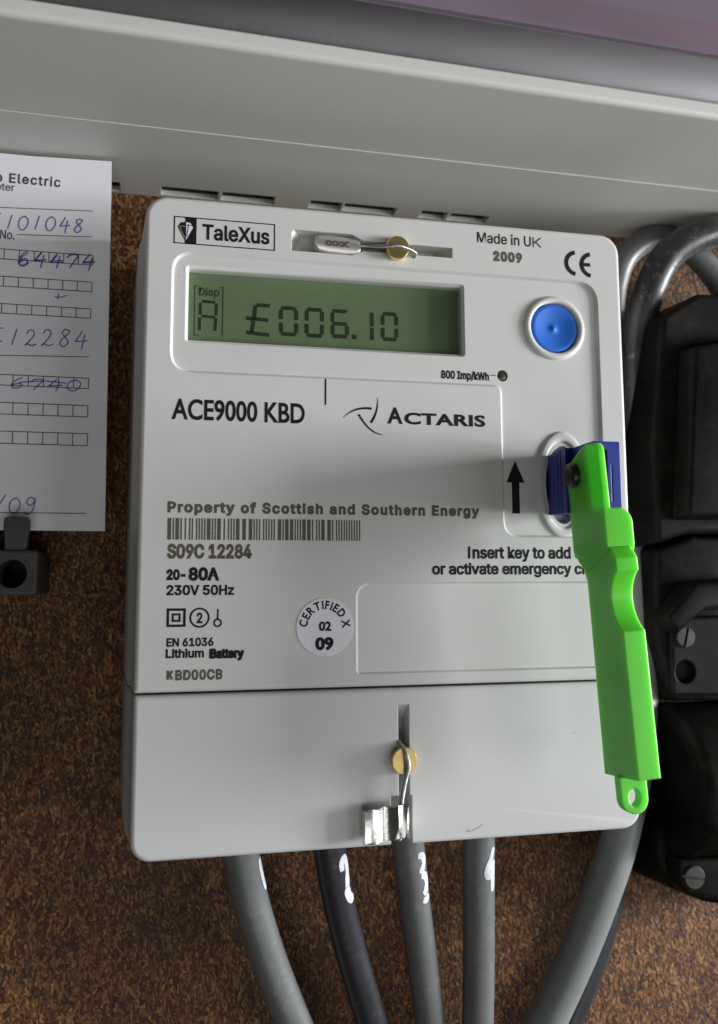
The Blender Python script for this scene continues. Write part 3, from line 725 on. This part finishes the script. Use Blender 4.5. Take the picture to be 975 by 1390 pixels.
# hanging loop
bm = bmesh.new(); lo = []; li = []; LR, lr_ = 3.35, 1.55; ls = 76.8; lxc = 0.9
def loop_out(k, n=40):
    a = 2 * math.pi * k / n; return (LR * math.cos(a), LR * math.sin(a))
N = 40; y0, y1 = -23.2, -20.6
outer = [(lxc - LR, 71.6), (lxc + LR, 71.6)] + [(lxc + LR * math.cos(math.radians(a)), ls + LR * math.sin(math.radians(a))) for a in range(0, 181, 9)]
bm_loft(bm, [[K(x, y0, s) for x, s in outer], [K(x, y1, s) for x, s in outer]])
lp = from_bm('hanging_loop', bm, 'green', key, 0)
bm = bmesh.new(); hole = [(lxc + lr_ * math.cos(2 * math.pi * k / N), ls - .35 + lr_ * 1.35 * math.sin(2 * math.pi * k / N)) for k in range(N)]
bm_loft(bm, [[K(x, y0 - 2, s) for x, s in hole], [K(x, y1 + 2, s) for x, s in hole]])
boolean(lp, [from_bm('cut', bm, 'dark', None, 0)])
# rivet
bm = bmesh.new(); rings = []
for rr, hx in ((2.9, -1.6), (2.9, -3.2), (2.6, -3.7), (1.2, -3.9), (0.05, -3.9)):
    rings.append([K(hx, -14.6 + rr * math.cos(2 * math.pi * k / 28), 0.6 + rr * 1.05 * math.sin(2 * math.pi * k / 28)) for k in range(28)])
bm_loft(bm, rings); from_bm('rivet', bm, 'rivet', key, 50)

# ================================================================== record card on the left
card = thing('record_card', (-30, 34, 76), 'white meter record card with blue handwriting left of the meter', 'card')
def CYq(z):                                         # the card bows: further out at the top
    t = (z - 76) / 106.0
    return 33.0 - 3.0 * t - 1.2 * math.sin(math.pi * t)
cxr_t = at(152, 222, 30).x; cxr_b = at(142.5, 721, 33).x; czt = at(152, 222, 30).z; czb = at(142, 721, 33).z
bm = bmesh.new(); NZ = 26; NXc = 10; CXL = -66
def card_pt(u, v, dy=0.0):                          # u 0..1 left-right, v 0..1 bottom-top
    z = czb + (czt - czb) * v; xr_ = cxr_b + (cxr_t - cxr_b) * v
    curl = -1.4 * max(0, (v - .93) / .07) ** 2 * max(0, (u - .6) / .4)
    return (CXL + (xr_ - CXL) * u, CYq(z) + curl + dy, z)
fr_ = [[bm.verts.new(card_pt(i / NXc, j / NZ)) for i in range(NXc + 1)] for j in range(NZ + 1)]
bk_ = [[bm.verts.new(card_pt(i / NXc, j / NZ, 0.25)) for i in range(NXc + 1)] for j in range(NZ + 1)]
for j in range(NZ):
    for i in range(NXc):
        bm.faces.new((fr_[j][i], fr_[j][i + 1], fr_[j + 1][i + 1], fr_[j + 1][i])); bm.faces.new((bk_[j][i], bk_[j + 1][i], bk_[j + 1][i + 1], bk_[j][i + 1]))
for j in range(NZ):
    bm.faces.new((fr_[j][0], fr_[j + 1][0], bk_[j + 1][0], bk_[j][0])); bm.faces.new((fr_[j][-1], bk_[j][-1], bk_[j + 1][-1], fr_[j + 1][-1]))
for i in range(NXc):
    bm.faces.new((fr_[0][i], bk_[0][i], bk_[0][i + 1], fr_[0][i + 1])); bm.faces.new((fr_[-1][i], fr_[-1][i + 1], bk_[-1][i + 1], bk_[-1][i]))
from_bm('sheet', bm, 'paper', card, 40)
def cpt(px, py):                                    # point on the card
    y = 31.0
    for _ in range(4):
        q = at(px, py, y); y = CYq(q.z)
    return q
def cplace(u, v): return (u, CYq(v) - 0.06, v)
def cribbon(name, lines, wd, m):
    bm = bmesh.new()
    for l in lines:
        pts = []
        for a, b in zip(l, l[1:]):
            for k in range(3): pts.append(tuple(Vector(a).lerp(Vector(b), k / 3)))
        pts.append(l[-1])
        bm_ribbon(bm, pts, wd, cplace)
    return from_bm(name, bm, m, card, 0)
def c2(px, py): q = cpt(px, py); return (q.x, q.z)
def ctext(s, pxl, pxr, pyb, pyt, off=0.0, space=1.0):
    o = text('lettering', s, pxl, pxr, pyb, pyt, 'line', card, CYq(cpt(max(pxl, 0), pyb).z), off, space)
    for v in o.data.vertices: v.co.y = (CYq(v.co.z / MM) - 0.06) * MM
    return o
ctext('Scottish Hydro Electric', -140, 83, 234.0, 221.5, off=0.022, space=1.15)
ctext('Credit Meter', -62, 20, 252.5, 242.5, off=0.008)
ctext('Meter Serial No.', -80, 20, 317.5, 305.5, off=0.010)
for (pa, pya, pb, pyb) in ((-60, 279, 126, 286.5), (23, 318.3, 125, 321.5), (-60, 481, 121, 484.5), (-60, 695, 117, 697.0)):
    cribbon('ruled_line', [[c2(pa, pya), c2(pb, pyb)]], 0.22, 'line')
def boxes(px0, px1, py0, py1, n=6, extra=2):        # a row of reading boxes
    a = cpt(px0, py0); b = cpt(px1, py1); lines = []
    wd = (b.x - a.x) / n; x0 = a.x - extra * wd; z1 = a.z; z0 = cpt(px1, py1).z
    lines += [[(x0, z1), (b.x, z1)], [(x0, z0), (b.x, z0)]]
    for k in range(n + extra + 1): lines.append([(x0 + wd * k, z0), (x0 + wd * k, z1)])
    cribbon('reading_boxes', lines, 0.24, 'line')
boxes(6, 126, 338, 360, 6, 1); boxes(5, 124.5, 375, 396, 6, 1); boxes(2.5, 123, 412, 432, 6, 1)
boxes(-3, 120, 508, 527.5); boxes(-3, 119, 546, 566); boxes(-3.5, 118.5, 585, 605)
# handwriting
G = {'0': [[(.55, 1), (.2, .85), (.05, .45), (.2, .08), (.55, 0), (.85, .3), (.9, .7), (.6, 1), (.45, .95)]],
     '1': [[(.65, 1), (.35, 0)]], '/': [[(.95, 1.15), (.05, -.15)]],
     '2': [[(.15, .75), (.3, .98), (.6, .95), (.7, .7), (.45, .35), (.1, .05), (.3, .12), (.6, .02), (.95, .12)]],
     '4': [[(.55, 1), (.15, .45), (.1, .38), (1.0, .42)], [(.75, .75), (.6, -.15)]],
     '6': [[(.75, 1), (.35, .75), (.1, .35), (.2, .05), (.55, .0), (.8, .2), (.7, .42), (.35, .4), (.12, .22)]],
     '7': [[(.05, .7), (.4, .95), (.9, .85), (.65, .4), (.35, -.1)]],
     '8': [[(.85, .9), (.5, 1), (.3, .8), (.55, .55), (.8, .25), (.5, 0), (.2, .15), (.35, .45), (.75, .75), (.85, .95)]],
     '9': [[(.8, .9), (.45, 1), (.2, .75), (.4, .5), (.75, .65), (.85, .95), (.8, .4), (.6, .05), (.2, -.05), (.05, .1)]],
     'C': [[(.85, .9), (.4, .9), (.15, .5), (.4, .08), (.9, .12)]], '-': [[(0, .5), (1, .45)]], '5': [[(.9, 1), (.3, .98), (.2, .55), (.6, .6), (.75, .25), (.3, 0), (.05, .1)]]}
def hand(s, px0, px1, py0, pyb, py1=None, wd=0.42, widths=None):
    n = len(s); lines = []; jr = random.Random(len(s) * 7 + int(pyb))
    for i, ch in enumerate(s):
        cellw = (px1 - px0) / n; cx_ = px0 + cellw * i; dy = 0.05 * (cx_ - px0)
        for st_ in G[ch]:
            P_ = smooth_path([(u, v, 0) for u, v in st_], 5)
            j1, j2 = jr.uniform(-.06, .06), jr.uniform(-.06, .06)
            lines.append([c2(cx_ + cellw * (.08 + .80 * (p.x + .12 * (p.y - .5))) , pyb + dy - (pyb - py0) * (p.y * (1 + j1) + j2)) for p in P_])
    bm = bmesh.new()
    for l in lines: bm_ribbon(bm, l, wd, cplace)
    from_bm('handwriting', bm, 'pen', card, 0)
hand('5101048', -14, 116, 290, 309, wd=.32)
hand('64474', 22, 132, 341, 359, wd=.34)
hand('64474', 23, 131, 342, 360, wd=.30)
hand('C12284', -14, 122, 444, 466, wd=.34)
hand('6740', 12, 114, 512, 526, wd=.32)
hand('9/09', -32, 52, 673, 694, wd=.32)
cribbon('handwriting', [[c2(26, 519), c2(60, 517), c2(90, 520)]], 0.3, 'pen')
cribbon('handwriting', [[c2(74, 402), c2(80, 404), c2(91, 401)], [c2(80, 398), c2(78, 406)]], 0.28, 'pen')

# ================================================================== dark clamp block holding the card
clamp = thing('clamp_block', (-38, 52, 62), 'dark grey plastic block with round hole holding the foot of the card', 'clamp')
ca_ = at(52, 747, 26); cb_ = at(0, 806, 26)
bo = prism('block', rrect(-70, ca_.x, at(30, 808, 26).z, ca_.z, 1.2), 26, 51.9, 'clamp', clamp, bev=0.6)
hx, hz = xz(16, 779, 26)
boolean(bo, [cutter(circ(hx, hz, 3.7, None, 40), 20, 44)])
ta = at(5, 700, 27); tb = at(38, 745, 27)
bm = bmesh.new()
bm_loft(bm, [[(x, y, z) for x, y in ((ta.x, 26.8), (tb.x, 26.8), (tb.x, 30.5), (ta.x, 30.5))] for z in (ca_.z - .4, ca_.z + 4, ca_.z + 4.01)], True, False)
bm.free()
prism('tongue', round_poly([(ta.x + .6, ca_.z - .2), (tb.x - .6, ca_.z - .2), (tb.x, ca_.z + 5), (tb.x, ta.z - .2), (ta.x, ta.z - .2), (ta.x, ca_.z + 5)], [0, 0, .6, 1.2, 1.2, .6], 4), 27.2, 30.6, 'clamp', clamp, bev=0.4)
prism('foot', rrect(ta.x + 1, tb.x - 1, ca_.z - .6, ca_.z + 3.0, .3), 30.7, 34.6, 'clamp', clamp)

# ================================================================== cables below the meter
def cable(pts, r, m, label, group=None, loc=None, nm='cable'):
    P3 = [tuple(at(px, py, Y)) for px, py, Y in pts]
    dv = Vector(P3[-1]) - Vector(P3[-2]); dv.y = 0                     # runs on well past the edge of the picture
    P3.append(tuple(Vector(P3[-1]) + dv.normalized() * 60))
    t = thing(nm, P3[0], label, 'cable', group)
    o = tube('sheath', P3, r, m, t, 28, 12)
    return t, smooth_path(P3, 12), r
def paint(t, path, r, lines, ang0):
    """numeral brushed round the sheath: (u round, v along) in mm, starting below the meter"""
    T, Fr = frames(path); L = [0]
    for a, b in zip(path, path[1:]): L.append(L[-1] + (b - a).length)
    def place(u, v):
        for i in range(len(L) - 1):
            if L[i + 1] >= v: break
        f_ = (v - L[i]) / max(1e-6, L[i + 1] - L[i]); p = path[i].lerp(path[i + 1], f_); tt = T[i]
        rt = Vector((1, 0, 0)); rt = (rt - tt * rt.dot(tt)).normalized(); fw = Vector((0, -1, 0)); fw = (fw - tt * fw.dot(tt)); fw = (fw - rt * fw.dot(rt)).normalized()
        a = math.radians(ang0) + u / r
        return p + (fw * math.cos(a) + rt * math.sin(a)) * (r + 0.10)
    bm = bmesh.new()
    for l, wd in lines:
        pts = [(p.x, p.y + 4.0) for p in smooth_path([(a, b, 0) for a, b in l], 8)]
        n = len(pts); ww = [1.3 * wd * (0.62 + 0.38 * math.sin(math.pi * i / (n - 1)) ** 0.5 + .05 * math.sin(i * .6)) for i in range(n)]
        n = len(pts); prev = None; P2 = [Vector(p) for p in pts]
        for i in range(n):
            d = (P2[min(i + 1, n - 1)] - P2[max(i - 1, 0)]).normalized(); nv = Vector((-d.y, d.x)) * (ww[i] / 2)
            row = [bm.verts.new(place(*(P2[i] + nv * q))) for q in (-1, -.5, 0, .5, 1)]
            if prev:
                for q in range(4): bm.faces.new((prev[q], prev[q + 1], row[q + 1], row[q]))
            prev = row
    from_bm('paint_mark', bm, 'white', t, 60)
grp = 'cables leaving the foot of the meter'
Y0 = 24
t, pth, r = cable([(318, 1090, 22), (328, 1165, 26), (341, 1225, 30), (364, 1300, 34), (395, 1380, 38), (430, 1460, 42)], 4.9, 'grey', 'leftmost grey cable below the meter, bending right', grp)
paint(t, pth, r, [([(3.6, 12), (3.8, 17), (4.3, 22)], 1.7)], 26)
t, pth, r = cable([(440, 1080, 22), (448, 1155, 26), (460, 1225, 30), (479, 1300, 34), (503, 1380, 38), (530, 1460, 42)], 4.4, 'greyd', 'near black cable below the meter with white painted 2', grp)
paint(t, pth, r, [([(1.0, 16.5), (1.2, 14.0), (2.4, 13.2), (3.2, 15.5), (2.6, 19), (1.9, 22), (1.6, 25)], 1.5), ([(1.7, 22), (1.9, 24.5), (2.9, 26), (3.4, 25)], 2.0)], 16)
t, pth, r = cable([(548, 1070, 22), (555, 1150, 26), (563, 1225, 30), (573, 1300, 34), (583, 1380, 37), (592, 1460, 40)], 4.4, 'grey', 'grey cable directly under the lower seal with white painted 3', grp)
paint(t, pth, r, [([(0.6, 14.2), (2.0, 14.4), (2.9, 16.4), (1.6, 18.6), (1.1, 19.4)], 1.6), ([(1.1, 20.2), (2.3, 20.4), (3.2, 22.4), (2.4, 25.0), (1.2, 25.6)], 1.7), ([(1.0, 27.2), (2.2, 27.8), (3.3, 26.6)], 1.5)], 10)
t, pth, r = cable([(651, 1070, 22), (650, 1145, 26), (650, 1225, 29), (650, 1300, 32), (649, 1380, 34), (648, 1460, 36)], 4.5, 'grey', 'straight grey cable below the meter with white painted 4', grp)
paint(t, pth, r, [([(2.9, 12.2), (2.0, 14.6), (0.4, 18.6), (0.7, 20.0), (1.8, 20.0), (3.6, 19.2)], 1.6), ([(2.7, 16.0), (2.6, 19), (2.3, 24.8)], 1.6)], 8)
cable([(790, 560, 44), (842, 700, 40), (862, 830, 36), (868, 960, 33), (858, 1060, 31), (838, 1150, 30), (812, 1225, 31), (782, 1300, 33), (745, 1380, 35), (705, 1460, 37)], 5.5, 'grey2', 'thick pale grey cable curving out behind the right edge of the meter', None)
cable([(830, 1020, 46), (842, 1120, 47), (830, 1220, 47), (806, 1300, 47), (770, 1390, 47), (735, 1460, 47)], 4.2, 'greyd', 'dark cable lying against the board behind the thick pale cable', None)

# ================================================================== cables at the upper right
cable([(830, 440, 44), (835, 385, 43), (852, 345, 42), (890, 322, 41), (930, 335, 40), (965, 368, 40), (1000, 420, 40)], 4.2, 'grey', 'grey cable looping behind the dark arched cable, upper right', None)
cable([(868, 720, 40), (864, 620, 38), (862, 530, 37), (866, 455, 35), (880, 398, 31), (903, 352, 28), (938, 325, 26), (985, 312, 26), (1040, 318, 28)], 5.2, 'greydust', 'dusty dark cable arching over the top of the black fuse unit', None)

# ================================================================== black fuse unit on the right
fuse = thing('fuse_cutout', (175, 52, 40), 'dusty black bakelite fuse cutout standing right of the meter', 'fuse unit')
def fprism(name, pts, y0, y1, bev=1.2, inset=1.0, m='bakelite'):
    poly = [xz(px, py, y0) for px, py in pts]
    c = sum(p[0] * q[1] - q[0] * p[1] for p, q in zip(poly, poly[1:] + poly[:1]))
    if c < 0: poly = poly[::-1]
    return prism(name, poly, y0, y1, m, fuse, poly1=offset_poly(poly, inset), bev=bev, seg=3)
fprism('upper_cover', [(900, 428), (950, 398), (1040, 400), (1050, 722), (940, 722), (893, 738), (886, 600)], 20, 51.8, 1.6, 1.5)
fprism('upper_ridge', [(944, 470), (1050, 452), (1050, 700), (935, 700)], 12, 19.9, 1.4, 1.0)
fprism('middle_body', [(892, 746), (945, 728), (1060, 730), (1060, 952), (915, 952), (890, 860)], 24, 51.8, 1.6, 1.5)
fprism('middle_wing', [(905, 838), (945, 792), (1050, 785), (1050, 822), (960, 826), (922, 858)], 16, 23.9, 1.4, 1.0)
mb = fprism('terminal_plate', [(912, 838), (1050, 835), (1050, 944), (914, 944)], 21.5, 23.8, .8, .2)
hx, hz = xz(931, 912, 21.5)
boolean(mb, [cutter(circ(hx, hz, 3.5), 15, 30)])
def fscrew(px, py, Y, r, ang):
    cx, cz = xz(px, py, Y)
    o = lathe('screw', cx, cz, [(r, Y + 3), (r, Y + .3), (r * .9, Y), (.02, Y - .1)], 'rust', fuse, 32)
    bm = bmesh.new(); bm_box(bm, -r * 1.2, r * 1.2, Y - 2, Y + .8, -.4, .4)
    bmesh.ops.rotate(bm, verts=bm.verts[:], cent=(0, 0, 0), matrix=Matrix.Rotation(math.radians(ang), 3, 'Y'))
    bmesh.ops.translate(bm, verts=bm.verts[:], vec=(cx, 0, cz))
    boolean(o, [from_bm('cut', bm, 'dark', None, 0)])
fscrew(932, 865, 20.6, 3.1, -75)
# barrel lying on its side, end face to the left
bcx, bcz = xz(905, 1058, 28)
lathe('barrel', bcx, bcz, [(9.0, 2.2), (14.5, 2.0), (15.2, 0.6), (16.5, 0.0), (20.6, 0.0), (21.8, 1.2), (22.2, 3.0), (22.2, 60)], 'bakelite', fuse, 72, axis='X', cy=29.4, smooth=40)
fprism('foot', [(890, 1120), (1060, 1120), (1060, 1240), (960, 1226), (910, 1206), (892, 1170)], 30, 51.8, 2.0, 1.5)
fprism('foot_lug', [(922, 1168), (1060, 1160), (1060, 1220), (985, 1222), (935, 1215), (923, 1200)], 24, 29.9, 1.2, .8)
fscrew(944, 1192, 23, 3.4, 10)

# ================================================================== small wear
ribbon('scuff_mark', [[xz(634, 1129), xz(641, 1128), xz(649, 1124), xz(656, 1119)], [xz(634, 1129), xz(637, 1125)]], 0.15, 'scuff', meter)
for px, py, q in ((780, 995, .28), (243, 373, .24), (700, 1060, .16), (420, 1000, .14), (330, 640, .14), (610, 520, .16), (560, 880, .13), (215, 480, .14), (690, 420, .14), (640, 965, .15)):
    flat('speck', [circ(*xz(px, py), q * .6, q * .5, 9)], 0.0 if not (px == 243 or px == 690 or px == 610) else DL if px != 610 else 0.0, 'scuff', meter)
P3 = [tuple(at(px, py, 51.6)) for px, py in ((259, 1172), (264, 1188), (274, 1206), (279, 1219))]
sp_ = tube('wood_splinter', P3, [0.15, .3, .35, .35, .3, .3, .2] if 0 else 0.32, 'chip', board, 8, 4)
